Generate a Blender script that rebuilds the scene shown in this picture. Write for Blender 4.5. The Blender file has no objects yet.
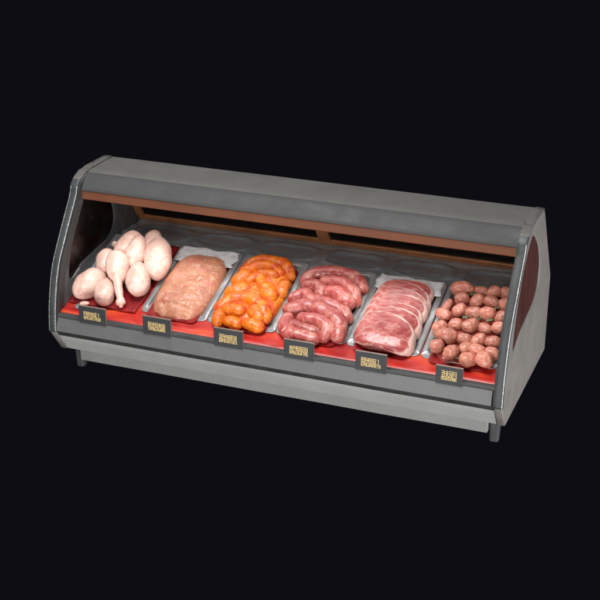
import bpy, bmesh, math, random
from mathutils import Vector, Matrix, noise
random.seed(7)
S = bpy.context.scene
C = S.collection
PI = math.pi

# ------------------------------------------------------------------ materials
def new_mat(name):
    m = bpy.data.materials.new(name); m.use_nodes = True
    nt = m.node_tree; b = nt.nodes['Principled BSDF']
    return m, nt, b
def N(nt, t, **k):
    n = nt.nodes.new(t)
    for a, v in k.items():
        if a in n.inputs.keys() if isinstance(a, str) else False: n.inputs[a].default_value = v
        else: setattr(n, a, v)
    return n
def noise_tex(nt, scale, detail=5, rough=.55, dist=0, stretch=None):
    tc = nt.nodes.new('ShaderNodeTexCoord'); src = tc.outputs['Object']
    if stretch:
        mp = nt.nodes.new('ShaderNodeMapping'); mp.inputs['Scale'].default_value = stretch
        nt.links.new(src, mp.inputs['Vector']); src = mp.outputs['Vector']
    n = nt.nodes.new('ShaderNodeTexNoise')
    n.inputs['Scale'].default_value = scale; n.inputs['Detail'].default_value = detail
    n.inputs['Roughness'].default_value = rough; n.inputs['Distortion'].default_value = dist
    nt.links.new(src, n.inputs['Vector'])
    return n
def ramp(nt, src, stops):
    r = nt.nodes.new('ShaderNodeValToRGB'); cr = r.color_ramp
    while len(cr.elements) < len(stops): cr.elements.new(.5)
    for e, (p, c) in zip(cr.elements, stops):
        e.position = p; e.color = (*c, 1) if len(c) == 3 else c
    nt.links.new(src, r.inputs['Fac'])
    return r
def bump(nt, b, hts, dist=.002, strength=.6):
    last = None
    for h, d in hts:
        bp = nt.nodes.new('ShaderNodeBump'); bp.inputs['Strength'].default_value = strength
        bp.inputs['Distance'].default_value = d
        nt.links.new(h, bp.inputs['Height'])
        if last: nt.links.new(last.outputs['Normal'], bp.inputs['Normal'])
        last = bp
    nt.links.new(last.outputs['Normal'], b.inputs['Normal'])
def mixc(nt, fac, a, b_, mode='MIX'):
    m = nt.nodes.new('ShaderNodeMix'); m.data_type = 'RGBA'; m.blend_type = mode
    for s, v in ((0, fac), (6, a), (7, b_)):
        if hasattr(v, 'links') or hasattr(v, 'is_linked'): nt.links.new(v, m.inputs[s])
        elif s == 0: m.inputs[0].default_value = v
        else: m.inputs[s].default_value = (*v, 1)
    return m.outputs[2]

def metal_mat(name, col, rough=.45, metallic=.3, var=.12, bumpd=.0006, spec=.5, scale=6, stretch=None):
    m, nt, b = new_mat(name)
    n = noise_tex(nt, scale, 6, .6, .4, stretch); n2 = noise_tex(nt, scale*14, 4, .6)
    lo = tuple(c*(1-var) for c in col); hi = tuple(min(1, c*(1+var)) for c in col)
    r = ramp(nt, n.outputs['Fac'], [(.3, lo), (.7, hi)])
    sm = ramp(nt, n2.outputs['Fac'], [(.25, (.9, .9, .9)), (.6, (1, 1, 1))])
    nt.links.new(mixc(nt, 1.0, r.outputs[0], sm.outputs[0], 'MULTIPLY'), b.inputs['Base Color'])
    rr = ramp(nt, n.outputs['Fac'], [(.2, (rough*.8,)*3), (.8, (min(1, rough*1.25),)*3)])
    nt.links.new(rr.outputs[0], b.inputs['Roughness'])
    b.inputs['Metallic'].default_value = metallic
    b.inputs['Specular IOR Level'].default_value = spec
    bump(nt, b, [(n.outputs['Fac'], bumpd*4), (n2.outputs['Fac'], bumpd)])
    return m

M = {}
M['shell_top'] = metal_mat('shell_painted_steel', (.100, .097, .090), .6, .05, .04)
M['panel'] = metal_mat('panel_painted_steel', (.205, .190, .178), .5, .1, .05)
M['visor'] = metal_mat('visor_shaded_steel', (.040, .0402, .0402), .66, .0, .02, spec=.4)  # hood grey, darkened so the front face's shade sits in the colour
M['cap'] = metal_mat('edge_cap_satin', (.042, .046, .046), .45, .1, .2, .0012, .35, 10)
M['shell_face'] = metal_mat('bumper_painted_steel', (.108, .110, .110), .5, .2, .06)
M['kick'] = metal_mat('pale_painted_steel', (.365, .365, .355), .55, .1, .05)
M['plinth'] = metal_mat('plinth_painted_steel', (.215, .215, .21), .55, .1, .06)
M['trim'] = metal_mat('dark_rubber_trim', (.035, .036, .036), .5, 0, .3, .001, .4, 12)
M['inner'] = metal_mat('inner_lining', (.085, .088, .09), .35, .15, .6, .001, .5, 3, (1, 2.5, 1))
M['leg'] = metal_mat('leg_dark_steel', (.040, .040, .043), .55, .1, .25)
M['edge'] = metal_mat('edge_satin_metal', (.45, .46, .46), .25, .8, .3, .003, .6, 40)
M['brown'] = metal_mat('bronze_anodised', (.132, .046, .021), .6, .05, .12, .0006, .25, 5)
M['rail'] = metal_mat('rear_rail_bronze', (.34, .135, .055), .35, .25, .25, .001, .5, 7)
M['shelf'] = metal_mat('rear_shelf_foil', (.30, .318, .33), .20, .35, .2, .003, .6, 3, (1, 2.2, 1))
M['deck'] = metal_mat('deck_steel', (.08, .08, .085), .4, .3, .2)

def glass_mat(name, tint, gloss_rough=.05, mixf=.12):
    m, nt, b = new_mat(name)
    nt.nodes.remove(b)
    out = nt.nodes['Material Output']
    t = nt.nodes.new('ShaderNodeBsdfTransparent'); t.inputs[0].default_value = (*tint, 1)
    g = nt.nodes.new('ShaderNodeBsdfGlossy'); g.inputs['Roughness'].default_value = gloss_rough
    n = noise_tex(nt, 5, 5, .6, 1.2, (1, 1.6, 1))
    rr = ramp(nt, n.outputs['Fac'], [(.35, (gloss_rough,)*3), (.75, (.35,)*3)])
    nt.links.new(rr.outputs[0], g.inputs['Roughness'])
    fr = nt.nodes.new('ShaderNodeLayerWeight'); fr.inputs['Blend'].default_value = mixf
    mx = nt.nodes.new('ShaderNodeMixShader')
    nt.links.new(fr.outputs['Fresnel'], mx.inputs[0]); nt.links.new(t.outputs[0], mx.inputs[1]); nt.links.new(g.outputs[0], mx.inputs[2])
    nt.links.new(mx.outputs[0], out.inputs['Surface'])
    return m
M['side_glass'] = glass_mat('tinted_side_glass', (.42, .36, .34), .12, .25)
M['side_film'] = None
m, nt, b = new_mat('burgundy_window_film'); M['side_film'] = m
n = noise_tex(nt, 7, 5, .6, .5, (1, 3, .5))
r = ramp(nt, n.outputs['Fac'], [(.3, (.045, .018, .016)), (.7, (.125, .045, .040))])
nt.links.new(r.outputs[0], b.inputs['Base Color']); b.inputs['Roughness'].default_value = .25; b.inputs['Alpha'].default_value = .82
M['rear_glass'] = glass_mat('dark_rear_glass', (.12, .12, .13), .08, .3)

# red plastic liner: glossy, mottled orange red
m, nt, b = new_mat('red_plastic_liner'); M['red'] = m
n = noise_tex(nt, 4, 4, .5, .5, (1, 3, 3)); n2 = noise_tex(nt, 16, 4, .6, .5, (.5, 2, 1))
r = ramp(nt, n.outputs['Fac'], [(.3, (.22, .005, .006)), (.52, (.44, .013, .007)), (.72, (.60, .060, .009))])
nt.links.new(r.outputs[0], b.inputs['Base Color']); b.inputs['Roughness'].default_value = .42
b.inputs['Coat Weight'].default_value = .12; b.inputs['Coat Roughness'].default_value = .2
bump(nt, b, [(n.outputs['Fac'], .012), (n2.outputs['Fac'], .003)])
# dark red absorbent pad
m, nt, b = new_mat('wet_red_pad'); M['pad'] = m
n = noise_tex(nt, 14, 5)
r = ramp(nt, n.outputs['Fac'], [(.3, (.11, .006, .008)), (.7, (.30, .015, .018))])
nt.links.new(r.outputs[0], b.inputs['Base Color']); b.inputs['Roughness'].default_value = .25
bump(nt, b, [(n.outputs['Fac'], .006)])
# tray
m, nt, b = new_mat('tray_grey_plastic'); M['tray'] = m
n = noise_tex(nt, 9, 5, .6, .5)
r = ramp(nt, n.outputs['Fac'], [(.3, (.19, .188, .19)), (.7, (.29, .287, .29))])
nt.links.new(r.outputs[0], b.inputs['Base Color']); b.inputs['Roughness'].default_value = .28
b.inputs['Metallic'].default_value = .35
bump(nt, b, [(n.outputs['Fac'], .004)])
# paper
m, nt, b = new_mat('white_butcher_paper'); M['paper'] = m
n = noise_tex(nt, 18, 4, .6, .8)
r = ramp(nt, n.outputs['Fac'], [(.3, (.34, .335, .34)), (.6, (.56, .555, .56))])
nt.links.new(r.outputs[0], b.inputs['Base Color']); b.inputs['Roughness'].default_value = .4
bump(nt, b, [(n.outputs['Fac'], .01)])

def meat_mat(name, stops, scale=14, rough=.32, sss=.12, bumps=((60, .0012), (14, .003)), coat=.3, extra=None, stretch=None, dist=.6):
    m, nt, b = new_mat(name)
    n = noise_tex(nt, scale, 6, .62, dist, stretch)
    col = ramp(nt, n.outputs['Fac'], stops).outputs[0]
    if extra:   # (scale, colour, lo, hi, distortion) blotches / veins
        for sc, ec, lo, hi, ds in extra:
            v = noise_tex(nt, sc, 5, .6, ds)
            f = ramp(nt, v.outputs['Fac'], [(lo, (0, 0, 0)), (hi, (1, 1, 1))])
            col = mixc(nt, f.outputs[0], col, ec)
    oi = nt.nodes.new('ShaderNodeObjectInfo')
    hs = nt.nodes.new('ShaderNodeHueSaturation')
    mr = nt.nodes.new('ShaderNodeMapRange'); mr.inputs['To Min'].default_value = .82; mr.inputs['To Max'].default_value = 1.12
    nt.links.new(oi.outputs['Random'], mr.inputs['Value']); nt.links.new(mr.outputs[0], hs.inputs['Value'])
    nt.links.new(col, hs.inputs['Color'])
    nt.links.new(hs.outputs[0], b.inputs['Base Color'])
    b.inputs['Roughness'].default_value = rough
    b.inputs['Subsurface Weight'].default_value = sss
    b.inputs['Subsurface Radius'].default_value = (1, .35, .2); b.inputs['Subsurface Scale'].default_value = .02
    b.inputs['Coat Weight'].default_value = coat; b.inputs['Coat Roughness'].default_value = .18
    hs_ = []
    for sc, d in bumps:
        hs_.append((noise_tex(nt, sc, 4, .6, .3).outputs['Fac'], d))
    bump(nt, b, hs_)
    return m
M['chicken'] = meat_mat('pale_chicken_skin', [(.3, (.60, .33, .27)), (.5, (.72, .48, .40)), (.72, (.78, .58, .49))], 8, .36, .2,
                        ((150, .0025), (22, .007)), .3, [(10, (.55, .18, .15), .54, .74, 1.0), (30, (.45, .16, .12), .66, .78, 1.0)])
M['bone'] = meat_mat('chicken_bone_end', [(.3, (.45, .13, .1)), (.6, (.70, .40, .33))], 30, .3, .2)
M['slab'] = meat_mat('raw_turkey_slab', [(.28, (.38, .13, .075)), (.45, (.48, .19, .105)), (.6, (.56, .245, .135)), (.75, (.60, .31, .19))], 9, .44, .15,
                     ((70, .005), (20, .008)), .2, [(11, (.48, .13, .10), .52, .72, 1.2), (28, (.68, .42, .31), .56, .70, 1.5), (60, (.36, .12, .08), .60, .72, .6), (6, (.52, .24, .09), .58, .72, .5)], (1, 1.6, 1))
M['orange'] = meat_mat('orange_marinade_chicken', [(.28, (.48, .03, .006)), (.40, (.58, .085, .003)), (.54, (.72, .185, .004)), (.72, (.80, .30, .010))], 9, .44, .12,
                       ((80, .003), (24, .006)), .2, [(12, (.56, .040, .004), .52, .68, 1.2), (22, (.52, .03, .006), .58, .72, 1.0)])
M['sausage'] = meat_mat('raw_pink_sausage', [(.28, (.24, .026, .026)), (.45, (.40, .075, .066)), (.6, (.52, .17, .135)), (.75, (.63, .34, .27))], 16, .36, .12,
                        ((90, .003), (26, .007)), .3, [(30, (.74, .46, .37), .58, .72, 1.6), (11, (.34, .035, .038), .52, .66, .8)])
M['roll'] = meat_mat('stuffed_meat_roll', [(.28, (.36, .085, .055)), (.48, (.52, .185, .125)), (.7, (.64, .32, .23))], 14, .32, .15,
                     ((90, .004), (26, .009)), .25, [(26, (.46, .05, .04), .58, .72, 1.0), (45, (.74, .50, .38), .60, .74, 1.0)])
M['base_red'] = meat_mat('dark_red_meat', [(.3, (.14, .015, .012)), (.7, (.30, .05, .035))], 20, .35, .1)
M['casing'] = meat_mat('beige_casing', [(.3, (.30, .12, .09)), (.7, (.46, .25, .19))], 12, .3)
M['green'] = meat_mat('green_herb', [(.3, (.07, .09, .04)), (.7, (.20, .24, .13))], 40, .5, 0, ((60, .002),), .1)

# sliced pork: lean meat, white rim of fat driven by the 'rim' attribute, marbling veins
m, nt, b = new_mat('sliced_pork_neck'); M['pork'] = m
at = nt.nodes.new('ShaderNodeAttribute'); at.attribute_name = 'rim'
n = noise_tex(nt, 9, 6, .6, 1.0); lean = ramp(nt, n.outputs['Fac'], [(.3, (.24, .026, .030)), (.5, (.39, .080, .074)), (.72, (.51, .19, .16))])
v = noise_tex(nt, 6, 3, .5, .9, (1, 2.2, 1))
vein = ramp(nt, v.outputs['Fac'], [(.47, (0, 0, 0)), (.50, (.40,)*3), (.55, (0, 0, 0))])
vein.color_ramp.interpolation = 'EASE'
c1 = mixc(nt, vein.outputs[0], lean.outputs[0], (.66, .36, .30))
w = noise_tex(nt, 9, 5, .65, .8)
ad = nt.nodes.new('ShaderNodeMath'); ad.operation = 'MULTIPLY_ADD'; ad.inputs[1].default_value = .36; nt.links.new(w.outputs['Fac'], ad.inputs[0]); nt.links.new(at.outputs['Fac'], ad.inputs[2])
rim = ramp(nt, ad.outputs[0], [(1.0 - .02, (0, 0, 0)), (1.0, (1, 1, 1))])
rim.color_ramp.elements[0].position = .95; rim.color_ramp.elements[1].position = 1.03 - .03
sub = nt.nodes.new('ShaderNodeMath'); sub.operation = 'SUBTRACT'; nt.links.new(ad.outputs[0], sub.inputs[0]); sub.inputs[1].default_value = .122
nt.links.new(sub.outputs[0], rim.inputs['Fac'])
c2 = mixc(nt, rim.outputs[0], c1, (.76, .52, .45))
big = noise_tex(nt, 4.5, 3, .5, .6); bf = ramp(nt, big.outputs['Fac'], [(.35, (.80, .74, .74)), (.62, (1.08, 1.1, 1.1))])
c2 = mixc(nt, 1.0, c2, bf.outputs[0], 'MULTIPLY')
nt.links.new(c2, b.inputs['Base Color']); b.inputs['Roughness'].default_value = .3
b.inputs['Subsurface Weight'].default_value = .12; b.inputs['Subsurface Radius'].default_value = (1, .35, .2); b.inputs['Subsurface Scale'].default_value = .015
b.inputs['Coat Weight'].default_value = .15; b.inputs['Coat Roughness'].default_value = .25
bump(nt, b, [(noise_tex(nt, 60, 4).outputs['Fac'], .002), (n.outputs['Fac'], .006)])

M['tag'] = metal_mat('tag_slate', (.026, .028, .030), .55, 0, .12, .0005, .4, 20)
M['tag_edge'] = metal_mat('tag_holder_clear_edge', (.22, .15, .12), .3, 0, .2)
M['gold'] = metal_mat('gold_lettering', (.58, .42, .18), .5, 0, .35, .0004, .4, 90)

# ------------------------------------------------------------------ mesh helpers
def link(name, me, mat, parent=None, smooth=True):
    if mat: me.materials.append(mat)
    if smooth:
        for p in me.polygons: p.use_smooth = True
    o = bpy.data.objects.new(name, me); C.objects.link(o)
    if parent: o.parent = parent
    return o
def mesh(name, vs, fs, mat, parent=None, smooth=True):
    me = bpy.data.meshes.new(name); me.from_pydata([tuple(v) for v in vs], [], fs); me.update()
    bm = bmesh.new(); bm.from_mesh(me); bmesh.ops.recalc_face_normals(bm, faces=bm.faces); bm.to_mesh(me); bm.free()
    return link(name, me, mat, parent, smooth)
def empty(name, loc=(0, 0, 0)):
    o = bpy.data.objects.new(name, None); C.objects.link(o); o.location = loc; o.empty_display_size = .1
    return o
def tag(o, label, cat, group=None):
    o['label'] = label; o['category'] = cat
    if group: o['group'] = group
    return o
def bevel(o, w=.004, seg=3, ang=35):
    md = o.modifiers.new('bevel', 'BEVEL'); md.width = w; md.segments = seg; md.limit_method = 'ANGLE'; md.angle_limit = math.radians(ang)
    md.harden_normals = True
    return o
def extrude_x(name, prof, x0, x1, mat, parent=None, bev=.004, segs=1, wob=0):
    """closed (y,z) outline swept along x; many stations so that slight waviness can be added"""
    n = len(prof); vs = []; fs = []
    for s in range(segs+1):
        x = x0 + (x1-x0)*s/segs
        for y, z in prof:
            dy = wob*noise.noise(Vector((x*2.3, y*2, z*2))) if wob else 0
            dz = wob*noise.noise(Vector((x*2.3+9, y*2, z*2))) if wob else 0
            vs.append((x, y+dy, z+dz))
    for s in range(segs):
        for i in range(n):
            j = (i+1) % n
            fs.append((s*n+i, s*n+j, (s+1)*n+j, (s+1)*n+i))
    fs.append(tuple(range(n))); fs.append(tuple(segs*n+i for i in range(n)))
    o = mesh(name, vs, fs, mat, parent, False)
    if bev: bevel(o, bev)
    return o
def catmull(pts, closed=True, n=6):
    out = []; L = len(pts)
    rng = range(L) if closed else range(L-1)
    for i in rng:
        if closed: p0, p1, p2, p3 = (Vector(pts[(i+k) % L]) for k in (-1, 0, 1, 2))
        else: p0, p1, p2, p3 = Vector(pts[max(i-1, 0)]), Vector(pts[i]), Vector(pts[i+1]), Vector(pts[min(i+2, L-1)])
        for k in range(n):
            t = k/n
            out.append(.5*((2*p1)+(-p0+p2)*t+(2*p0-5*p1+4*p2-p3)*t*t+(-p0+3*p1-3*p2+p3)*t**3))
    if not closed: out.append(Vector(pts[-1]))
    return out
def plate(name, loops, x0, x1, mat, parent, bev=.006):
    """flat plate in the y-z plane between x0 and x1 with optional holes, rounded edges"""
    cu = bpy.data.curves.new(name, 'CURVE'); cu.dimensions = '2D'; cu.fill_mode = 'BOTH'
    for lp in loops:
        sp = cu.splines.new('POLY'); sp.points.add(len(lp)-1)
        for p, q in zip(sp.points, lp): p.co = (q[0], q[1], 0, 1)
        sp.use_cyclic_u = True
    cu.extrude = (x1-x0)/2-bev; cu.bevel_depth = bev; cu.bevel_resolution = 3; cu.offset = -bev
    o = bpy.data.objects.new(name, cu); C.objects.link(o)
    bpy.context.view_layer.update()
    me = bpy.data.meshes.new_from_object(o.evaluated_get(bpy.context.evaluated_depsgraph_get()))
    bpy.data.objects.remove(o)
    # curve local (a,b,c) -> world (c + mid, a, b)
    me.transform(Matrix(((0, 0, 1, (x0+x1)/2), (1, 0, 0, 0), (0, 1, 0, 0), (0, 0, 0, 1))))
    me.materials.clear()
    return link(name, me, mat, parent, False)

# deck frame: u = x, v along the slope from the front, w normal to it
SL = .33; A = math.atan(SL); CA, SA = math.cos(A), math.sin(A)
def deck_z(y): return .235 + SL*(y+.07)
def T(x, v, w): return Vector((x, .08+v*CA-w*SA, deck_z(.08)+v*SA+w*CA))

# ------------------------------------------------------------------ the counter
W = 1.25; TH = .044
counter = tag(empty('display_counter', (0, .45, -.145)), 'long grey butcher display counter with curved end panels, brown trim and black legs', 'display counter')
def child(o, parent=counter):
    o.parent = parent
    if parent is counter: o.matrix_parent_inverse = Matrix.Translation((0, -.45, .145))
    return o

front_curve = catmull([(-.103, .145), (-.098, .215), (-.082, .32), (-.045, .455), (-.010, .535), (.033, .60), (.118, .722), (.205, .84), (.232, .90), (.272, .936), (.335, .960)], False, 5)
outer = [(0, 0)] + [(p.x, p.y) for p in front_curve] + [(.45, .9595), (.636, .9575), (.66, .935), (.90, .575), (.965, .475), (.975, .44), (.978, 0)]
window = [(p.x, p.y) for p in catmull([(.385, .895), (.48, .84), (.575, .745), (.622, .63), (.60, .535), (.51, .483), (.36, .458), (.20, .432), (.085, .388), (.06, .43), (.088, .54), (.135, .65), (.19, .74), (.255, .82), (.32, .875)], True, 6)]
for s in (-1, 1):
    x0, x1 = (W, W+TH) if s > 0 else (-W-TH, -W)
    pn = child(plate('end_panel', [outer, window], x0, x1, M['panel'], None, .008))
    if s < 0: pn['label'] = 'left end panel seen from inside with dark window'
    else: pn['label'] = 'right end panel seen from outside with reddish dark window'
    # tinted window pane
    xm = x1-.0075
    g = mesh('window_pane', [(xm-.004, y, z) for y, z in window]+[(xm+.004, y, z) for y, z in window],
             [tuple(range(len(window))), tuple(range(len(window), 2*len(window)))]+[(i, (i+1) % len(window), len(window)+(i+1) % len(window), len(window)+i) for i in range(len(window))], M['side_glass'] if s < 0 else M['side_film'], pn, False)
    # dark lining on the inner face, a sheet 3 mm proud with the same hole
    ins = [(max(y, -9), z) for y, z in outer]
    def inset(lp, d, c=(.42, .5)):
        out = []
        L = len(lp)
        for i in range(L):
            a = Vector(lp[i-1]); b_ = Vector(lp[i]); c_ = Vector(lp[(i+1) % L])
            t = (c_-a).normalized(); nrm = Vector((-t.y, t.x))
            if (Vector(c)-b_).dot(nrm) < 0: nrm = -nrm
            q = b_+nrm*d; out.append((q.x, q.y))
        return out
    lin = inset(outer, .016); win2 = inset(window, .010)
    xa, xb = (W-.004, W+.002) if s > 0 else (-W-.002, -W+.004)
    child(plate('inner_lining', [lin, win2], xa, xb, M['inner'], None, .0012), pn)
    # black gasket between the lining and the curved edge, on the inner face
    fc = [(p.x, p.y) for p in front_curve][:-3]
    gk = inset(fc+[(.36, .93), (.36, .5), (.05, .15)], .004)[:len(fc)]; g2 = []
    for i, (y, z) in enumerate(fc):
        a = Vector(fc[max(i-1, 0)]); b_ = Vector(fc[min(i+1, len(fc)-1)]); t = (b_-a).normalized(); nn = Vector((t.y, -t.x))
        if nn.x < 0: nn = -nn
        g2.append((y+nn.x*.010, z+nn.y*.010)); gk[i] = (y+nn.x*.075, z+nn.y*.075)
    gx = (W-.0052, W-.0022) if s > 0 else (-W+.0022, -W+.0052)
    if s > 0: gx = (W-.0072, W-.0045)
    else: gx = (-W+.0045, -W+.0072)
    gk = [(y, z) for y, z in gk if z < .90]; g2 = [(y, z) for y, z in g2 if z < .92]
    child(plate('edge_gasket', [g2+gk[::-1]], gx[0], gx[1], M['trim'], None, .0008), pn)
    # satin cap wrapped round the curved front edge
    ec = [(p.x, p.y) for p in front_curve]+[(.40, .9600), (.50, .9592), (.58, .9584), (.632, .9577)]
    cs = []; hw = TH/2+.002
    for k in range(13):
        an = PI*k/12; cs.append((-math.cos(an)*hw, math.copysign(abs(math.sin(an))**.6, 1)*.010-.0))
    prof = [(-hw, -.014)]+cs+[(hw, -.014)]
    K = len(prof); vs = []; fs = []; xm_ = (x0+x1)/2
    for i, (y, z) in enumerate(ec):
        a = Vector(ec[max(i-1, 0)]); b_ = Vector(ec[min(i+1, len(ec)-1)]); t = (b_-a).normalized(); nn = Vector((-t.y, t.x))
        if nn.x > 0: nn = -nn
        taper = max(.12, min(1, (.958-z)/.09))
        for hx_, ho in prof:
            o_ = (ho-.006)*taper if ho > 0 else ho*(1 if taper > .9 else .6)
            wv = .0016*(1-taper)+.0007*taper*noise.noise(Vector((hx_*80, y*60, z*60)))
            vs.append((xm_+hx_, y+nn.x*(o_+wv), z+nn.y*(o_+wv)))
    for i in range(len(ec)-1):
        for k in range(K):
            k2 = (k+1) % K; fs.append((i*K+k, i*K+k2, (i+1)*K+k2, (i+1)*K+k))
    fs += [tuple(range(K)), tuple((len(ec)-1)*K+k for k in range(K))]
    cp = mesh('edge_cap', vs, fs, M['cap'], None, True); child(cp, pn)
    cp.data.materials.append(M['shell_top'])
    for pf in cp.data.polygons:
        if pf.center.z > .93: pf.material_index = 1
    # narrow bright bead on the outer corner of the cap
    for offx, R in (((x1-.003, .0032), (x0+.004, .0018)) if s < 0 else ((x1-.003, .0032),)):
        vs = []; fs = []; K = 8
        for i, (y, z) in enumerate(ec[:-14]):
            a = Vector(ec[max(i-1, 0)]); b_ = Vector(ec[i+1]); t = (b_-a).normalized(); nn = Vector((-t.y, t.x))
            if nn.x > 0: nn = -nn
            for k in range(K):
                an = 2*PI*k/K; q = nn*(math.cos(an)*R+.0012); rr = R*(1+.5*noise.noise(Vector((y*90, z*90, s))))
                vs.append((offx+math.sin(an)*rr, y+q.x, z+q.y))
        for i in range(len(ec)-15):
            for k in range(K):
                k2 = (k+1) % K; fs.append((i*K+k, i*K+k2, (i+1)*K+k2, (i+1)*K+k))
        fs += [tuple(range(K)), tuple((len(ec)-15)*K+k for k in range(K))]
        child(mesh('edge_bead', vs, fs, M['edge'], None), pn)

# hood
hood_prof = [(.640, .9568), (.50, .9575), (.42, .9572), (.390, .9560), (.368, .9535), (.349, .9490), (.349, .930), (.40, .937), (.632, .936)]
visor_prof = [(.3485, .9488), (.335, .9430), (.322, .9345), (.308, .923), (.270, .888), (.262, .878), (.260, .868), (.272, .866), (.335, .920), (.3485, .930)]
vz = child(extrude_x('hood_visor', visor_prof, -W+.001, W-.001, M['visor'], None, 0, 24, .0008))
hood = child(extrude_x('hood', hood_prof, -W+.001, W-.001, M['shell_top'], None, 0, 24, .0008))
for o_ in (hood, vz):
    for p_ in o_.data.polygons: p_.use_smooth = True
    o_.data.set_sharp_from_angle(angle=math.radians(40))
fascia_prof = [(.264, .8655), (.260, .820), (.264, .815), (.62, .815), (.62, .90), (.36, .90), (.285, .8655)]
child(extrude_x('hood_fascia', fascia_prof, -W+.004, W-.004, M['brown'], None, .002, 24, .001))
# bumper band, groove, slanted kick face
child(extrude_x('bumper_band', [(-.081, .2305), (-.105, .152), (-.06, .150), (-.05, .2305)], -W+.001, W-.012, M['shell_face'], None, .004, 24, .0012))
child(extrude_x('bumper_groove', [(-.098, .1485), (-.080, .118), (.02, .118), (.02, .1485)], -W+.001, W-.002, M['trim'], None, .002, 24, .0015))
child(extrude_x('kick_face', [(-.076, .1165), (-.062, .090), (.0, .003), (.95, .003), (.95, .1165)], -W+.001, W-.001, M['kick'], None, .003, 24, .001))
child(extrude_x('top_trim', [(-.084, .2315), (-.080, .247), (-.064, .252), (-.040, .246), (-.040, .2315)], -W+.001, W-.001, M['trim'], None, .003, 24, .0018))
child(extrude_x('plinth', [(.04, .001), (.045, -.084), (.90, -.084), (.90, .001)], -1.193, 1.193, M['plinth'], None, .004, 24, .0015))
# rear wall up to the shelf
child(extrude_x('rear_wall', [(.935, .12), (.972, .12), (.972, .45), (.935, .45)], -W+.001, W-.001, M['shell_top'], None, .003))
# deck & shelf
child(extrude_x('deck', [(-.04, .12), (-.04, deck_z(-.04)-.004), (.60, deck_z(.60)-.004), (.615, .455), (.93, .455), (.93, .12)], -W+.002, W-.002, M['deck'], None, 0))
vs = []; fs = []; nx, ny = 160, 24
for i in range(nx+1):
    for j in range(ny+1):
        x = -1.244+2.488*i/nx; y = .60+.34*j/ny
        # shallow embossed wells, one behind each tray, and crumpled foil between
        p = (x+.80) % .405 / .405
        dd = max(abs(p-.5)/.42, abs(y-.765)/.105); dd = (abs((p-.5)/.42)**3.5+abs((y-.765)/.105)**3.5)**(1/3.5)
        well = -.005/(1+math.exp((dd-.86)*26))+.009*math.exp(-((dd-1)/.075)**2)
        cr = .004*noise.noise(Vector((x*9, y*14, 3)))+.003*noise.noise(Vector((x*25, y*30, 5)))
        z = .4665+well+cr+(.012*((j-18)/6)**2 if j > 18 else 0)
        vs.append((x, y, z))
for i in range(nx):
    for j in range(ny):
        a = i*(ny+1)+j; fs.append((a, a+ny+1, a+ny+2, a+1))
child(mesh('rear_shelf', vs, fs, M['shelf'], None))
child(extrude_x('side_infill', [(.10, deck_z(.10)+.001), (.62, deck_z(.60)+.001), (.62, deck_z(.60)+.030), (.34, deck_z(.34)+.026), (.10, deck_z(.10)+.014)], -W+.003, -W+.075, M['shelf'], None, .006, 3))
# rear sliding doors along the slanted back
e1 = Vector((.965-.655, .47-.925)); e1.normalize(); nrm = Vector((-e1.y, e1.x))      # nrm points up-back
def slant(a, o): q = Vector((.655, .925))+e1*a+nrm*o; return (q.x, q.y)
LEN = (Vector((.965, .47))-Vector((.655, .925))).length
child(extrude_x('rear_rail', [slant(LEN-.072, -.030), slant(LEN-.030, -.030), slant(LEN-.030, 0), slant(LEN-.072, 0)], -W+.002, W-.002, M['rail'], None, .003, 24, .0015))
child(extrude_x('rear_upstand', [slant(LEN-.028, -.022), slant(LEN+.01, -.022), slant(LEN+.01, 0), slant(LEN-.028, 0)], -W+.002, W-.002, M['shelf'], None, .003, 24, .002))
child(extrude_x('rear_head_rail', [slant(.0, -.04), slant(.08, -.04), slant(.08, 0), slant(.0, 0)], -W+.002, W-.002, M['rail'], None, .003))
for xa, xb in ((-W+.003, -W+.05), (-.055, .02), (W-.05, W-.003)):
    child(extrude_x('rear_post', [slant(.082, -.038), slant(LEN-.074, -.038), slant(LEN-.074, -.002), slant(.082, -.002)], xa, xb, M['rail'], None, .003))
for xa, xb in ((-W+.052, -.057), (.022, W-.052)):
    child(extrude_x('rear_door_pane', [slant(.083, -.020), slant(LEN-.075, -.020), slant(LEN-.075, -.013), slant(.083, -.013)], xa, xb, M['rear_glass'], None, 0))
# legs
def leg(x, y):
    vs = []; fs = []; K = 12
    for t in range(6):
        f = t/5; z = -.006-.139*f; r = .031-.007*f
        for k in range(K):
            an = 2*PI*k/K+PI/12; c, s_ = math.cos(an), math.sin(an)
            sx = math.copysign(abs(c)**.5, c)*r; sy = math.copysign(abs(s_)**.5, s_)*r
            vs.append((x+sx, y+sy, z))
        if t == 0: pass
    for t in range(5):
        for k in range(K):
            k2 = (k+1) % K; fs.append((t*K+k, t*K+k2, (t+1)*K+k2, (t+1)*K+k))
    fs += [tuple(range(K)), tuple(5*K+k for k in range(K))]
    return child(bevel(mesh('leg', vs, fs, M['leg'], None, False), .003))
for x in (-1.222, 1.222):
    leg(x, .10); leg(x*.82, .75)

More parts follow.
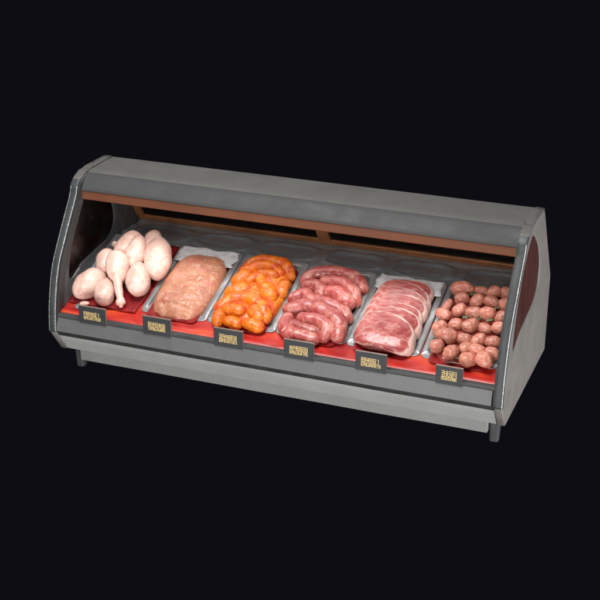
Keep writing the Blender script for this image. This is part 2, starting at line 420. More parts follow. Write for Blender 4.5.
# ------------------------------------------------------------------ red liner over the deck
vs = []; fs = []; nx, ny = 200, 40
for i in range(nx+1):
    for j in range(ny+1):
        x = -1.243+2.486*i/nx; y = -.062+.665*j/ny
        z = deck_z(y)+.006+.004*noise.noise(Vector((x*5, y*9, 1)))+.002*noise.noise(Vector((x*14, y*20, 4)))
        if y < -.02: z += .006*math.sin(min(1, (-.02-y)/.04)*PI)
        if j == 0: z -= .006
        vs.append((x, y, z))
nn = len(vs)
vs += [(x, y, z-.004) for x, y, z in vs]
for i in range(nx):
    for j in range(ny):
        a = i*(ny+1)+j; fs.append((a, a+ny+1, a+ny+2, a+1)); fs.append((nn+a, nn+a+1, nn+a+ny+2, nn+a+ny+1))
for i in range(nx):
    a = i*(ny+1); fs.append((a, nn+a, nn+a+ny+1, a+ny+1)); a += ny; fs.append((a, a+ny+1, nn+a+ny+1, nn+a))
tag(mesh('plastic_liner', vs, fs, M['red'], None), 'glossy orange red plastic liner covering the sloping deck under the meat trays', 'liner')

# ------------------------------------------------------------------ trays
def rrect(hx, v0, v1, r, n=5):
    pts = []
    for cx, cv, a0 in ((hx-r, v1-r, 0), (-hx+r, v1-r, PI/2), (-hx+r, v0+r, PI), (hx-r, v0+r, 3*PI/2)):
        for k in range(n+1):
            a = a0+PI/2*k/n; pts.append((cx+r*math.cos(a), cv+r*math.sin(a)))
    return pts
def tray(cx, label, hx=.2005, v0=-.030, v1=.548):
    rings = [(hx, v0, v1, .030, .010), (hx, v0, v1, .030, .030), (hx-.003, v0+.003, v1-.003, .030, .034), (hx-.030, v0+.022, v1-.035, .028, .035),
             (hx-.033, v0+.027, v1-.039, .026, .030), (hx-.038, v0+.038, v1-.045, .024, .012), (hx-.045, v0+.047, v1-.055, .02, .009)]
    vs = []; fs = []; n = 24
    for hx_, a, b_, r, w in rings:
        for u, v in rrect(hx_, a, b_, r):
            ww = w
            fr = max(0, min(1, (v+.005)/.07)); ww = .008+(w-.008)*(.12+.88*fr**.7)      # rim sinks to a low stop at the front
            vs.append(T(cx+u, v, ww+.001*noise.noise(Vector((u*20+cx, v*20, 0)))))
    for k in range(len(rings)-1):
        for i in range(n):
            j = (i+1) % n; fs.append((k*n+i, k*n+j, (k+1)*n+j, (k+1)*n+i))
    fs.append(tuple((len(rings)-1)*n+i for i in range(n)))
    root = empty('meat_tray', T(cx, .25, .008)); tag(root, label, 'tray', 'meat trays side by side on the red liner')
    o = mesh('pan', vs, fs, M['tray']); o.parent = root; o.matrix_parent_inverse = Matrix.Translation(-Vector(root.location))
    # red soaker pad lining the pan
    pv = []; pf = []
    P = rrect(hx-.048, -.066, v1-.055, .03)
    for w in (.0135, .0175):
        for u, v in P: pv.append(T(cx+u, v, w+.002*math.sin(u*50)))
    for i in range(n):
        j = (i+1) % n; pf.append((i, j, n+j, n+i))
    pf += [tuple(range(n)), tuple(range(n, 2*n))]
    q = mesh('red_pad', pv, pf, M['pad'], None, False); q.parent = root; q.matrix_parent_inverse = Matrix.Translation(-Vector(root.location))
    return root
tray(-.595, 'grey tray under the smooth pale pink meat slab')
tray(-.190, 'grey tray under the orange marinated pieces')
tray(.212, 'grey tray under the long pink sausages')
tray(.612, 'grey tray under the fanned pork slices with white fat')
tray(1.020, 'grey tray under the small round meat rolls by the right end panel')

pv = []; pf = []  # dark red sheet over the liner, below the chicken pile
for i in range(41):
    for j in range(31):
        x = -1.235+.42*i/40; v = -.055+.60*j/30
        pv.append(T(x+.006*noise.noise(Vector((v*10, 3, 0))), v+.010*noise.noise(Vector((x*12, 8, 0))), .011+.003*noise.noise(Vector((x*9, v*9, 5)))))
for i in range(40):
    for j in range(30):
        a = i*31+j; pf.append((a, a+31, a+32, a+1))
o = mesh('red_pad', pv, pf, M['pad']); md = o.modifiers.new('thick', 'SOLIDIFY'); md.thickness = .003; md.offset = 1
tag(o, 'dark red sheet over the liner under the raw chicken legs', 'soaker pad')
def paper(cx, u0, u1, v0, v1, label, seed):
    nx, ny = 22, 16; vs = []; fs = []
    for i in range(nx+1):
        for j in range(ny+1):
            fu, fv = i/nx, j/ny
            u = u0+(u1-u0)*fu; v = v0+(v1-v0)*fv
            u += .022*noise.noise(Vector((seed+(3 if u > 0 else 0), v*22, 0))); v += .026*noise.noise(Vector((u*12, seed, 2)))
            e = max(0, abs(u)-.13)/.05
            w = .0385+.0035*noise.noise(Vector((u*18, v*18, seed)))
            vs.append(T(cx+u, v, w))
    for i in range(nx):
        for j in range(ny):
            a = i*(ny+1)+j; fs.append((a, a+ny+1, a+ny+2, a+1))
    o = mesh('paper_sheet', vs, fs, M['paper'])
    md = o.modifiers.new('thick', 'SOLIDIFY'); md.thickness = .0015
    tag(o, label, 'paper', 'white paper sheets under the meat')
paper(-.595, -.184, .184, .40, .538, 'white paper sheet showing behind the smooth pink meat slab', 1)
paper(.612, -.184, .184, .42, .540, 'white paper sheet showing behind the fanned pork slices', 3)

# ------------------------------------------------------------------ meat shapes
def blob_mesh(name, mat, fn, nu=40, nv=24):
    """fn(theta, t in [-1,1]) -> point"""
    vs = []; fs = []
    vs.append(fn(0, -1))
    for j in range(1, nv):
        t = -math.cos(PI*j/nv)
        for i in range(nu): vs.append(fn(2*PI*i/nu, t))
    vs.append(fn(0, 1))
    for i in range(nu): fs.append((0, 1+(i+1) % nu, 1+i))
    for j in range(nv-2):
        for i in range(nu):
            a = 1+j*nu+i; b_ = 1+j*nu+(i+1) % nu; fs.append((a, b_, b_+nu, a+nu))
    L = len(vs)-1
    for i in range(nu): fs.append((L, L-nu+i, L-nu+(i+1) % nu))
    return mesh(name, vs, fs, mat)
def dirT(u, v, w): return (T(u, v, w)-T(0, 0, 0))
def frame(d):
    d = d.normalized(); a = Vector((0, 0, 1)) if abs(d.z) < .9 else Vector((1, 0, 0))
    s = d.cross(a).normalized(); return d, s, s.cross(d)
def recentre(o):
    """move the object origin to the middle of its mesh"""
    me = o.data; c = sum((v.co for v in me.vertices), Vector())/len(me.vertices)
    me.transform(Matrix.Translation(-c)); o.location = c
    return o
def lump(name, mat, pos, half, r, axis, egg=0, flat=1, nz=.10, nsc=14, seed=0, pw=.5):
    c = T(*pos); d, s, n_ = frame(dirT(*axis))
    def fn(th, t):
        rr = r*max(0, 1-t*t)**pw*(1+egg*t)
        p = c+d*(t*half)+s*(math.cos(th)*rr)+n_*(math.sin(th)*rr*flat)
        k = noise.noise(p*nsc+Vector((seed*3.7, 0, 0)))+.5*noise.noise(p*nsc*2.3+Vector((seed*3.7, 0, 9)))
        return p+(p-c)*(nz*k)
    return recentre(blob_mesh(name, mat, fn))

G = 'raw chicken legs piled at the left end'
legs_ = [  # pos(x,v,w), half length, radius, axis towards thick end, egg, label, knob
    ((-1.142, .050, .078), .108, .080, (.45, .85, .15), .12, 'broad round chicken leg nearest the left end panel', None),
    ((-1.034, .030, .060), .100, .060, (.40, -.9, -.12), .18, 'short plump chicken leg at the front of the pile behind the leftmost price tag', None),
    ((-1.008, .170, .125), .105, .066, (-.42, .85, .35), .22, 'chicken leg with its thin bare shank pointing to the front', 'c'),
    ((-1.130, .240, .085), .100, .060, (-.25, .9, .1), .1, 'half hidden chicken leg at the left, behind the one with the bare shank', None),
    ((-1.050, .380, .105), .115, .068, (.15, 1, .15), .12, 'chicken leg at the back left of the pile with a small bone knob beside it', 'e'),
    ((-.968, .325, .125), .115, .060, (-.12, 1, .25), -.12, 'slanting chicken leg high in the middle of the back of the pile', None),
    ((-.878, .150, .080), .135, .070, (.42, -.95, -.05), .10, 'long oval chicken leg at the right front of the pile beside the pink slab tray', None),
    ((-.838, .335, .100), .165, .082, (.36, -.95, -.05), .10, 'largest chicken leg, at the right back of the pile', None),
    ((-.930, .445, .095), .110, .055, (-.2, 1, .1), 0, 'rearmost chicken leg, mostly hidden behind the largest one', None),
    ((-1.000, .220, .045), .110, .060, (.6, .6, 0), 0, 'chicken leg at the bottom of the pile, hidden under the others', None),
]
for i, (pos, hl, r, ax, egg, lab, kn) in enumerate(legs_):
    o = lump('chicken_leg', M['chicken'], pos, hl, r, ax, egg, .95, .10, 10, i+1)
    tag(o, lab, 'chicken leg', G)
    if kn == 'c': path = [(-.990, .120, .108), (-.950, .045, .078), (-.920, -.005, .054), (-.903, -.038, .040)]
    elif kn == 'e': path = [(-1.09, .36, .105), (-1.125, .375, .105), (-1.145, .39, .105)]
    else: continue
    # shank & knob
    pts = [T(*p) for p in path]; cur = [Vector(q) for q in catmull([tuple(p) for p in pts], False, 6)]
    L = len(cur); K = 16; vs = []; fs = []
    r0 = .029 if kn == 'c' else .022
    for k, p in enumerate(cur):
        t = k/(L-1); d, s_, n_ = frame((cur[min(k+1, L-1)]-cur[max(k-1, 0)]))
        rr = r0*(1-.5*t) if t < .62 else r0*(.69+.26*math.sin((t-.62)/.38*PI*.9)-.42*max(0, (t-.9)/.1))
        for q in range(K):
            an = 2*PI*q/K; w_ = 1+.12*noise.noise(p*40+Vector((math.cos(an), math.sin(an), 0)))
            vs.append(p+s_*(math.cos(an)*rr*w_)+n_*(math.sin(an)*rr*w_))
    for k in range(L-1):
        for q in range(K):
            q2 = (q+1) % K; fs.append((k*K+q, k*K+q2, (k+1)*K+q2, (k+1)*K+q))
    fs += [tuple(range(K)), tuple((L-1)*K+q for q in range(K))]
    b_ = mesh('shank', vs, fs, M['chicken']); b_.parent = o; b_.matrix_parent_inverse = Matrix.Translation(-Vector(o.location))
    e = cur[-1]
    nb = lump('bone_end', M['bone'], (0, 0, 0), .016, .015, (1, 0, .3), 0, 1, .2, 40, 3)
    nb.location = e; nb.parent = b_; nb.matrix_parent_inverse = Matrix.Translation(-Vector(o.location))
    nb.matrix_parent_inverse = Matrix.Identity(4)
tag(lump('meat_scrap', M['chicken'], (-1.13, -.055, .022), .030, .018, (1, .2, 0), 0, .7, .25, 30, 5), 'small pale chicken scrap on the red liner behind the first price tag', 'meat scrap')
# grey foil scrap by the left end
def scrap(name, mat, pts, lab, cat, w=.012):
    n = len(pts); vs = [T(x, v, w_) for x, v, w_ in pts]+[T(x, v, w_-.003) for x, v, w_ in pts]
    fs = [tuple(range(n)), tuple(range(n, 2*n))]+[(i, (i+1) % n, n+(i+1) % n, n+i) for i in range(n)]
    return tag(mesh(name, vs, fs, mat, None, False), lab, cat)
scrap('foil_scrap', M['tray'], [(-1.19, -.065, .010), (-1.15, -.03, .022), (-1.11, -.06, .012), (-1.12, -.09, .010), (-1.17, -.09, .011)], 'small grey foil scrap on the red liner at the left end', 'foil scrap')

# smooth loaf of raw meat
def loaf(cx, hx, v0, v1, h, un, vn):
    cv = (v0+v1)/2; hv = (v1-v0)/2
    u, v = un, vn
    return cx+u*hx, cv+v*hv, h
def dome_h(u, v, p=3.6):
    q = (abs(u)**p+abs(v)**p); return max(0, 1-q)
def loaf_mesh(name, mat, cx, hx, v0, v1, h, skew=0, folds=True, nr=60, na=150):
    vs = []; fs = []; cv = (v0+v1)/2; hv = (v1-v0)/2
    def P(rho, th, low=False):
        c, s_ = math.cos(th), math.sin(th); e = 2/3.8
        un = math.copysign(abs(c)**e, c)*rho; vn = math.copysign(abs(s_)**e, s_)*rho
        un *= 1-.06*(-vn if vn < 0 else vn*1.2)
        u = cx+un*hx+skew*vn; v = cv+vn*hv
        w = .016+h*(1-rho**3.4)**.55
        q = Vector((u*9, v*9, 0))
        w += .010*noise.noise(q)*(1-rho**6)+.0035*noise.noise(Vector((u*28, v*40, 3)))+.0018*noise.noise(Vector((u*70, v*70, 7)))
        if folds:
            f = max(0, (-vn-.62)/.38)
            w += f*(.011*math.sin(u*62+1.2*noise.noise(q*1.5))-.004)
            w -= .008*math.exp(-((v-.02-.06*math.sin(un*2))/.018)**2)*(1-rho)
            v += f*.008*noise.noise(Vector((u*30, 2, 2)))
        # skin seams running across
        w -= .004*math.exp(-((noise.noise(Vector((u*4, v*7, 12))))/.05)**2)
        return T(u, v, max(w, .013))
    vs.append(P(0, 0))
    for j in range(1, nr+1):
        rho = (j/nr)**.75
        for i in range(na): vs.append(P(rho, 2*PI*i/na))
    for i in range(na): fs.append((0, 1+i, 1+(i+1) % na))
    for j in range(nr-1):
        for i in range(na):
            a = 1+j*na+i; b_ = 1+j*na+(i+1) % na; fs.append((a, a+na, b_+na, b_))
    base = len(vs)
    for i in range(na):
        p = vs[base-na+i]; vs.append(p-Vector((0, -SA, CA))*.012)
    for i in range(na): fs.append((base-na+i, base+i, base+(i+1) % na, base-na+(i+1) % na))
    fs.append(tuple(base+i for i in range(na)))
    return recentre(mesh(name, vs, fs, mat))
tag(loaf_mesh('meat_slab', M['slab'], -.590, .168, -.055, .485, .070, -.006), 'smooth pale pink slab of raw meat filling the tray right of the chicken legs', 'meat slab')

def tube(name, mat, path, r, nz=.08, nsc=22, seed=0, flat=.9, taper=.25, n=8, K=20, link_=False):
    pts = [tuple(T(*p)) for p in path]; cur = catmull(pts, False, n)
    # resample evenly
    cum = [0]
    for a, b_ in zip(cur, cur[1:]): cum.append(cum[-1]+(b_-a).length)
    tot = cum[-1]; L = max(18, int(tot/.008)); res = []
    k = 0
    for i in range(L+1):
        s_ = tot*i/L
        while k < len(cum)-2 and cum[k+1] < s_: k += 1
        f = (s_-cum[k])/max(1e-9, cum[k+1]-cum[k]); res.append(cur[k].lerp(cur[k+1], f))
    vs = []; fs = []; nd = Vector((0, -SA, CA))
    # rounded ends: extend by r with shrinking radius
    ext = []
    d0 = (res[0]-res[1]).normalized(); d1 = (res[-1]-res[-2]).normalized()
    st = []
    for q in range(6, 0, -1): a = q/6*PI/2; st.append((res[0]+d0*(math.sin(a)*r*.9), math.cos(a), res[1]-res[0]))
    for i, p in enumerate(res): st.append((p, 1, res[min(i+1, L)]-res[max(i-1, 0)]))
    for q in range(1, 7): a = q/6*PI/2; st.append((res[-1]+d1*(math.sin(a)*r*.9), math.cos(a), res[-1]-res[-2]))
    NS = len(st)
    for i, (p, k_, d) in enumerate(st):
        d = d.normalized(); s_ = d.cross(nd).normalized(); n_ = s_.cross(d)
        t = abs(2*i/(NS-1)-1); rr = r*max(k_, .03)*(1-taper*t**3)
        for q in range(K):
            an = 2*PI*q/K; off = s_*math.cos(an)*rr+n_*math.sin(an)*rr*flat
            pp = p+off; w_ = 1+nz*(noise.noise(pp*nsc+Vector((seed*5.1, 0, 0)))+.6*noise.noise(pp*nsc*2.4+Vector((0, seed*2.1, 0))))
            vs.append(p+off*w_)
    for i in range(NS-1):
        for q in range(K):
            q2 = (q+1) % K; fs.append((i*K+q, i*K+q2, (i+1)*K+q2, (i+1)*K+q))
    fs += [tuple(range(K)), tuple((NS-1)*K+q for q in range(K))]
    return recentre(mesh(name, vs, fs, mat))

# orange marinated pieces
G = 'orange marinated pieces heaped in the third bay'
OR = [
 ([(-.335, .40, .040), (-.29, .465, .050), (-.20, .490, .052), (-.115, .475, .050), (-.055, .40, .040)], .036, 'long orange-red marinated piece curving round the back of its tray'),
 ([(-.315, .37, .058), (-.25, .425, .066), (-.17, .425, .066), (-.11, .39, .062)], .032, 'curved orange piece just inside the rearmost one'),
 ([(-.325, .29, .050), (-.295, .345, .056)], .040, 'rounded yellow-orange piece at the left, near the back of the orange heap'),
 ([(-.205, .360, .066), (-.130, .355, .064)], .036, 'oval orange piece right of centre, near the back of the orange heap'),
 ([(-.060, .33, .045), (-.050, .25, .042)], .036, 'narrow orange piece along the right rim of its tray'),
 ([(-.255, .285, .068), (-.215, .320, .074), (-.165, .270, .074), (-.125, .235, .068)], .031, 'arched orange piece over the middle of the orange heap'),
 ([(-.150, .255, .066), (-.090, .190, .058)], .044, 'plump yellow-orange piece right of the middle of the heap'),
 ([(-.325, .190, .048), (-.250, .215, .058)], .044, 'broad red-orange piece at the left middle of the orange heap'),
 ([(-.220, .190, .052), (-.160, .170, .056)], .040, 'orange piece in the centre of the heap behind the long front band'),
 ([(-.340, .060, .050), (-.285, .125, .064), (-.195, .140, .070), (-.110, .105, .064), (-.060, .035, .046)], .037, 'long orange piece forming a band across the front of the orange heap'),
 ([(-.285, .045, .064), (-.200, .040, .066)], .034, 'dark red-orange piece lying inside the long front band'),
 ([(-.135, .065, .060), (-.095, .025, .054)], .042, 'bright yellow-orange piece at the right front of the orange heap'),
 ([(-.325, .015, .040), (-.315, -.030, .032)], .038, 'small orange piece at the left front corner of its tray'),
 ([(-.250, -.025, .040), (-.200, -.040, .036)], .036, 'orange piece behind the third price tag'),
 ([(-.140, -.020, .040), (-.075, -.030, .036)], .036, 'foremost right orange piece with a wet highlight'),
 ([(-.330, .11, .03), (-.32, .30, .03)], .036, 'orange piece low along the left rim of its tray'),
]
for i, (pa, r, lab) in enumerate(OR):
    tag(tube('marinated_piece', M['orange'], pa, r*1.10, .20, 22, i+1, .85, .25), lab, 'marinated meat', G)
tag(loaf_mesh('marinated_fillet', M['orange'], -.19, .165, -.040, .50, .062, 0, False, 24, 70), 'flat orange fillet under all the other marinated pieces', 'marinated meat', G)

# sausages
G = 'thick pink sausages coiled in the fourth bay'
SA_ = [
 ([(.045, .385, .040), (.075, .435, .050), (.18, .465, .054), (.31, .450, .052), (.372, .385, .044)], .040, 'long pink sausage curving round the back of its tray'),
 ([(.165, .375, .066), (.25, .375, .070), (.335, .330, .064), (.375, .27, .050)], .037, 'pink sausage just in front of the rearmost one, curving down to the right'),
 ([(.070, .330, .054), (.145, .320, .064), (.185, .265, .060)], .038, 'short pink sausage at the left, behind the middle of the sausage tray'),
 ([(.225, .285, .076), (.290, .270, .080), (.350, .225, .070)], .043, 'fat short sausage lying on top at the middle right'),
 ([(.040, .215, .050), (.090, .245, .062), (.155, .195, .062)], .039, 'bent sausage at the left middle of the sausage tray'),
 ([(.180, .220, .058), (.250, .200, .060), (.330, .170, .055), (.372, .13, .048)], .038, 'sausage half hidden under the fat short one'),
 ([(.050, .125, .056), (.145, .150, .068), (.265, .125, .072), (.345, .070, .062), (.368, -.005, .044)], .044, 'longest sausage, arching across the front of its tray'),
 ([(.150, .060, .066), (.240, .055, .070), (.310, .015, .062), (.300, -.035, .046)], .036, 'hooked sausage tucked inside the longest arching one'),
 ([(.062, .060, .046), (.065, -.010, .042), (.130, -.040, .040), (.250, -.055, .036)], .036, 'foremost sausage, bending round the left corner behind the fourth price tag'),
 ([(.110, .020, .050), (.170, .000, .050), (.240, -.010, .048)], .031, 'thin dark sausage low between the hooked one and the foremost one'),
]
for i, (pa, r, lab) in enumerate(SA_):
    tag(tube('sausage', M['sausage'], pa, r*1.11, .13, 18, i+20, .92, .22), lab, 'sausage', G)
tag(loaf_mesh('sausage_layer', M['base_red'], 0.210, .160, -.03, .49, .042, 0, False, 24, 70), 'bottom layer of pink sausage meat under the coiled sausages', 'sausage meat')
tag(tube('sausage_casing', M['casing'], [(.09, .485, .030), (.20, .512, .034), (.32, .495, .032), (.388, .41, .028)], .018, .2, 20, 44), 'thin beige casing strip behind the rearmost sausage', 'sausage casing')

# fanned pork slices
G = 'overlapping pork slices fanned in the fifth bay'
cxp = .612
def gdome(u, v):
    un = (u-cxp)/.178; vn = (v-.205)/.315
    return .018+.066*max(0, 1-(abs(un)**3.2+abs(vn)**4.5))**.5
backs = [.160, .215, .275, .330, .385, .435, .478]
words = ['foremost pork slice, its whole face exposed behind the fifth price tag', 'second pork slice from the front', 'third pork slice from the front', 'fourth pork slice from the front', 'third pork slice from the back', 'second pork slice from the back', 'rearmost pork slice, dark red against the white paper']
for i, vb in enumerate(backs):
    L = .235 if i == 0 else .20
    vf = vb-L; cv = (vb+vf)/2; hv = L/2; hx = .168-(.005*max(0, i-4))
    nr, na = 26, 96; top = []; rim_ = []
    ph = random.uniform(0, 6)
    for j in range(nr+1):
        rho = j/nr
        for k in range(na):
            th = 2*PI*k/na; c, s_ = math.cos(th), math.sin(th); e = 2/2.7
            un = math.copysign(abs(c)**e, c)*rho; vn = math.copysign(abs(s_)**e, s_)*rho
            wob = 1+.035*math.sin(th*3+ph)+.03*noise.noise(Vector((math.cos(th)*1.5, math.sin(th)*1.5, i*3.3)))
            u = cxp+un*hx*wob; v = cv+vn*hv*wob+.012*math.sin(un*2.2+ph)*rho
            if i == 0: v -= .015*un
            off = .016-(vb-v)*.17 if i else .018-.012*max(0, (.0-v)/.08)
            w = gdome(u, v)+max(off, -.012)
            if rho > .9: w -= .008*((rho-.9)/.1)**2
            w += .0022*noise.noise(Vector((u*25, v*25, i*2)))+.001*noise.noise(Vector((u*70, v*70, i*2)))
            top.append((u, v, w)); rim_.append(rho*(1-.10*max(0, -s_)-.05*max(0, -c))+.055*max(0, c)*rho+.005)
    vs = [T(*p) for p in top]+[T(p[0], p[1], max(p[2]-.014, .014)) for p in top]
    fs = []; n0 = len(top)
    for j in range(nr):
        for k in range(na):
            a = j*na+k; b_ = j*na+(k+1) % na
            fs.append((a, a+na, b_+na, b_)); fs.append((n0+a, n0+b_, n0+b_+na, n0+a+na))
    for k in range(na):
        a = nr*na+k; b_ = nr*na+(k+1) % na; fs.append((a, n0+a, n0+b_, b_))
    o = mesh('pork_slice', vs, fs, M['pork'])
    at_ = o.data.attributes.new('rim', 'FLOAT', 'POINT')
    for k, r_ in enumerate(rim_+[1.1]*n0): at_.data[k].value = r_
    recentre(o)
    tag(o, words[i], 'pork slice', G)
tag(loaf_mesh('pork_joint', M['pork'], cxp, .160, -.045, .475, .055, 0, False, 24, 70), 'solid pork joint under the fanned slices', 'pork joint')

# small meat rolls
G = 'small round meat rolls in rows in the rightmost bay'
rows = [
 ('back row', [(.915, .480), (1.010, .490), (1.085, .480), (1.145, .500)]),
 ('second row from the back', [(.928, .400), (1.010, .405), (1.090, .400), (1.160, .410)]),
 ('third row from the back', [(.940, .305), (1.020, .305), (1.090, .310), (1.162, .315)]),
 ('middle row', [(.868, .255), (.950, .200), (1.030, .200), (1.100, .210), (1.170, .215)]),
 ('third row from the front', [(.872, .165), (.925, .095), (1.020, .100), (1.095, .105), (1.165, .115)]),
 ('second row from the front', [(.900, .020), (1.045, .040), (1.110, .030), (1.180, .035)]),
 ('front row', [(.985, -.020), (1.075, -.040), (1.160, -.030)]),
]
ordn = {4: ['leftmost', 'second from the left', 'third from the left', 'rightmost'], 5: ['leftmost', 'second from the left', 'middle', 'second from the right', 'rightmost'], 3: ['left', 'middle', 'right']}
rnd = random.Random(3)
sd = 0
for rn, row in rows:
    for k, (x, v) in enumerate(row):
        sd += 1
        r = rnd.uniform(.034, .040); hl = rnd.uniform(.037, .048)
        if rn == 'third row from the front' and k == 1: r, hl = .046, .062
        if rn == 'back row' and k == 0: r, hl = .042, .066
        if rn == 'front row': r += .004
        w = .054+.012*(sd % 2)+rnd.uniform(-.004, .006)
        ax = (1, rnd.uniform(-.5, .5), rnd.uniform(-.2, .2)) if sd % 3 else (rnd.uniform(.3, .8), 1, 0)
        o = lump('meat_roll', M['roll'], (x, v, w), hl, r, ax, rnd.uniform(-.12, .12), .95, .14, 24, sd+60, .42)
        tag(o, '%s meat roll in the %s' % (ordn[len(row)][k], rn), 'meat roll', G)
tag(tube('meat_roll', M['roll'], [(.856, .315, .040), (.866, .375, .050)], .024, .15, 30, 81, .9, .5), 'narrow pointed meat roll alone at the left rim of the rolls tray', 'meat roll', G)
tag(loaf_mesh('roll_layer', M['base_red'], 1.025, .160, -.05, .50, .032, 0, False, 24, 70), 'bottom layer of pink meat under the small rolls', 'meat layer')
rnd = random.Random(9)
leafspots = [((.985, .262, .066), 'leftmost of three herb leaves across the middle of the meat rolls'), ((1.055, .262, .066), 'middle one of three herb leaves across the middle of the meat rolls'),
             ((1.115, .262, .068), 'rightmost of three herb leaves across the middle of the meat rolls'), ((1.165, .02, .072), 'green herb leaf at the right front of the rolls tray'),
             ((.975, .448, .064), 'green herb leaf behind the second row of rolls'), ((1.125, .360, .070), 'green herb leaf near the right back of the rolls tray'), ((1.02, -.035, .050), 'green herb leaf between the two left front rolls')]
for (x, v, w), lab in leafspots:
    vs = []; fs = []; K = 14
    a0 = rnd.uniform(0, 3)
    c0 = (x, v, w)
    vs.append(T(x, v, w+.006))
    for k in range(K):
        an = 2*PI*k/K; rr = (.014 if k % 2 else .009)*rnd.uniform(.8, 1.25)
        uu = math.cos(an)*rr*1.6; vv = math.sin(an)*rr*.8
        vs.append(T(x+uu*math.cos(a0*.3)-vv*math.sin(a0*.3), v+uu*math.sin(a0*.3)+vv*math.cos(a0*.3), w+rnd.uniform(-.003, .007)))
    for k in range(K): fs.append((0, 1+k, 1+(k+1) % K))
    o = mesh('herb_leaf', vs, fs, M['green'], None, False)
    md = o.modifiers.new('thick', 'SOLIDIFY'); md.thickness = .0015
    recentre(o); tag(o, lab, 'herb leaf', 'green herb leaves among the meat rolls')

# ------------------------------------------------------------------ price tags
# strokes on a 5x6 grid, x0,y0,x1,y1 (y up); square dense characters with a row of small ones under them
GL = {
 'box': [(0, 0, 0, 6), (5, 0, 5, 6), (0, 6, 5, 6), (0, 0, 5, 0), (1, 3, 4, 3), (2.5, 1, 2.5, 5)],
 'grid': [(0, 0, 0, 6), (5, 0, 5, 6), (0, 6, 5, 6), (0, 3, 5, 3), (2.5, 0, 2.5, 6), (0, 0, 5, 0)],
 'ray': [(0, 5, 5, 5), (2.5, 0, 2.5, 6), (0, 3, 5, 3), (2.5, 3, 0, 0), (2.5, 3, 5, 0)],
 'step': [(0, 6, 3, 6), (3, 6, 3, 3.5), (0, 3.5, 5, 3.5), (1, 0, 1, 3.5), (4.5, 0, 4.5, 6), (1, 0, 4.5, 0), (2.7, 1.7, 4, 1.7)],
 'gate': [(0, 0, 0, 6), (5, 0, 5, 6), (0, 4, 5, 4), (0, 2, 5, 2), (1.5, 6, 3.5, 6)],
 'comb': [(0, 6, 5, 6), (0, 4, 5, 4), (1, 0, 1, 4), (4, 0, 4, 4), (1, 2, 4, 2), (0, 0, 5, 0)],
 'one': [(1.6, 5, 2.5, 6), (2.5, 0, 2.5, 6)],
 'bar': [(0, 0, 0, 6), (2.5, 0, 2.5, 6), (0, 6, 2.5, 6), (0, 3, 5, 3), (4.8, 0, 4.8, 6), (2.5, 0, 4.8, 0)],
}
SM = {
 'a': [(0, 0, 0, 4), (0, 4, 3, 4), (3, 0, 3, 4), (0, 2, 3, 2)], 'b': [(0, 0, 0, 4), (0, 4, 3, 4), (0, 2, 3, 2), (0, 0, 3, 0), (3, 0, 3, 4)],
 'c': [(0, 0, 1, 4), (1, 4, 2, 0), (2, 0, 3, 4)], 'd': [(0, 0, 0, 4), (0, 0, 3, 0), (3, 0, 3, 4)], 'e': [(0, 0, 0, 4), (0, 4, 3, 4), (0, 2, 3, 2), (0, 0, 3, 0)],
 'f': [(1.5, 0, 1.5, 4), (0, 4, 3, 4)], 'g': [(0, 0, 3, 4), (0, 4, 3, 0)],
}
TG = [(-1.020, ['gate', 'box', 'ray', 'comb', 'one'], 'baecbfadb', 'leftmost price tag, before the chicken legs', 0, .098),
      (-.622, ['box', 'step', 'comb', 'ray', 'grid'], 'fcabecdbae', 'price tag before the smooth pink meat slab', 0, .100),
      (-.198, ['comb', 'bar', 'ray', 'box', 'step'], 'bcaeabfdeg', 'price tag before the orange marinated pieces', 0, .100),
      (.204, ['ray', 'gate', 'box', 'comb', 'grid'], 'gabebdcfae', 'price tag before the coiled sausages', 0, .101),
      (.600, ['grid', 'bar', 'box', 'comb', 'one'], 'eabdcbaefb', 'price tag before the fanned pork slices', 0, .102),
      (1.012, ['step', 'ray', 'comb', 'gate'], 'bebadabe', 'rightmost, smallest price tag, before the meat rolls', 1, .096)]
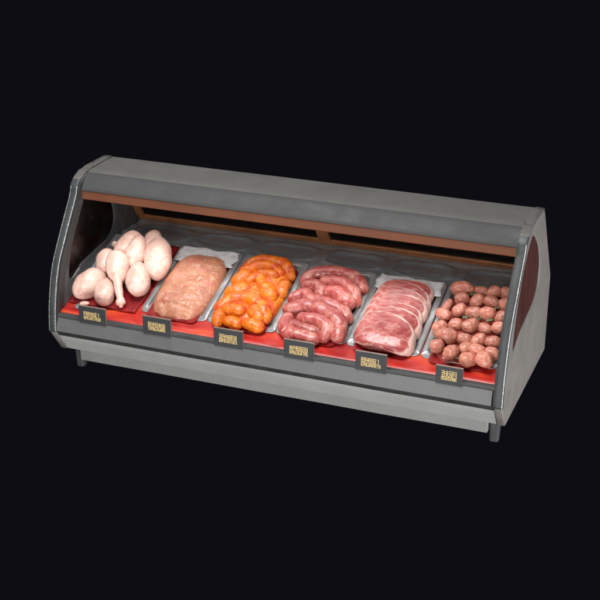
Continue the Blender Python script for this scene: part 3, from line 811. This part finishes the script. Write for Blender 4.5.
for x, top, low, lab, big, h in TG:
    wd = .168 if not big else .140
    root = empty('price_tag', (x, -.0720, .2235)); tag(root, lab+', dark grey with gold writing', 'price tag', 'price tags along the front edge')
    yt = 0
    def bx(vs, fs, x0, x1, y0, y1, z0, z1):
        b0 = len(vs)
        vs += [(a, b_, c) for a in (x0, x1) for b_ in (y0, y1) for c in (z0, z1)]
        fs += [tuple(b0+i for i in f) for f in ((0, 1, 3, 2), (4, 6, 7, 5), (0, 4, 5, 1), (2, 3, 7, 6), (0, 2, 6, 4), (1, 5, 7, 3))]
    vs, fs = [], []; bx(vs, fs, -wd/2, wd/2, -.016, -.012, 0, h)
    cd = bevel(mesh('card', vs, fs, M['tag'], root, False), .0012, 2)
    vs, fs = [], []; bx(vs, fs, -wd/2-.001, wd/2+.001, -.0115, -.006, .001, h+.006)
    bevel(mesh('holder', vs, fs, M['tag_edge'], root, False), .001, 2)
    # lettering: thin gold strokes, 1 mm proud of the card
    vs, fs = [], []
    def stroke(ax, az, bx_, bz, th):
        p = Vector((ax, az)); q = Vector((bx_, bz)); d = q-p
        if d.length < 1e-6: return
        d.normalize(); n_ = Vector((-d.y, d.x))*th/2; p -= d*th/2; q += d*th/2
        b0 = len(vs)
        for yy in (-.0168, -.0158):
            for c_ in (p+n_, p-n_, q-n_, q+n_): vs.append((c_.x, yy, c_.y))
        fs.extend(tuple(b0+i for i in f) for f in ((0, 1, 2, 3), (4, 5, 6, 7), (0, 1, 5, 4), (1, 2, 6, 5), (2, 3, 7, 6), (3, 0, 4, 7)))
    n = len(top); tw = (.104 if not big else .080); cw = tw/n; z0 = h*.49; ch = h*.23
    if big: z0 = h*.48; ch = h*.31
    for k, g in enumerate(top):
        ox = -tw/2+k*cw+.0015
        for a, b_, c_, d_ in GL[g]: stroke(ox+a/5*(cw*.80), z0+b_/6*ch, ox+c_/5*(cw*.80), z0+d_/6*ch, .0033)
    n = len(low); cw = tw*1.02/n; z1 = h*.27; c2 = h*.17
    for k, g in enumerate(low):
        ox = -tw/2+k*cw+.001
        for a, b_, c_, d_ in SM[g]: stroke(ox+a/3*(cw*.68), z1+b_/4*c2, ox+c_/3*(cw*.68), z1+d_/4*c2, .0028)
    # same plane overlaps between strokes are avoided by a tiny forward stagger
    for q in range(0, len(vs), 8):
        for i in range(8): vs[q+i] = (vs[q+i][0], vs[q+i][1]-.00002*((q//8) % 23), vs[q+i][2])
    mesh('lettering', vs, fs, M['gold'], root, False)

# ------------------------------------------------------------------ camera
cam = bpy.data.cameras.new('camera'); co = bpy.data.objects.new('camera', cam); C.objects.link(co)
f, p, yw = 1314.52272, .404159751, .372855419
d = Vector((-math.sin(yw)*math.cos(p), math.cos(yw)*math.cos(p), -math.sin(p)))
r = Vector((math.cos(yw), math.sin(yw), 0)); u = r.cross(d)
co.matrix_world = Matrix(((r.x, u.x, -d.x, 2.46556731), (r.y, u.y, -d.y, -5.84912425), (r.z, u.z, -d.z, 3.20827384), (0, 0, 0, 1)))
cam.sensor_width = 36; cam.lens = 36*f/600; cam.clip_end = 200
S.camera = co

# ------------------------------------------------------------------ light: dark studio, soft lamps
w = bpy.data.worlds.new('World'); S.world = w; w.use_nodes = True
w.node_tree.nodes['Background'].inputs[0].default_value = (.0042, .0039, .0062, 1)
w.node_tree.nodes['Background'].inputs[1].default_value = 1
def area(name, loc, target, size, power, col=(1, 1, 1)):
    l = bpy.data.lights.new(name, 'AREA'); l.shape = 'RECTANGLE'; l.size = size[0]; l.size_y = size[1]; l.energy = power; l.color = col
    o = bpy.data.objects.new(name, l); C.objects.link(o); o.location = loc
    o.rotation_euler = (Vector(target)-Vector(loc)).to_track_quat('-Z', 'Y').to_euler()
area('key_softbox', (.3, -5.0, 2.0), (0, 0, .35), (1.1, .9), 120, (1, .97, .94))
area('low_front_softbox', (.3, -5.0, -1.2), (0, 0, .2), (5, 1.5), 200)
area('overhead_softbox', (-.3, -1.0, 4.6), (0, .2, .4), (3.4, 1.8), 305)
area('under_hood_fill', (0, .44, .806), (0, .22, .30), (2.38, .05), 3.6, (1, .97, .95))  # added strip fill to brighten the interior; no lamp is seen there
area('right_softbox', (5.2, -.6, -.3), (1.2, .5, .3), (2, 2), 255)

S.view_settings.view_transform = 'Standard'; S.view_settings.look = 'None'; S.view_settings.gamma = 1
S.view_settings.exposure = 0
S.render.engine = 'CYCLES'

for o in bpy.data.objects:
    if 'label' in o and not 4 <= len(o['label'].split()) <= 16: print('LABEL', len(o['label'].split()), o.name, o['label'])
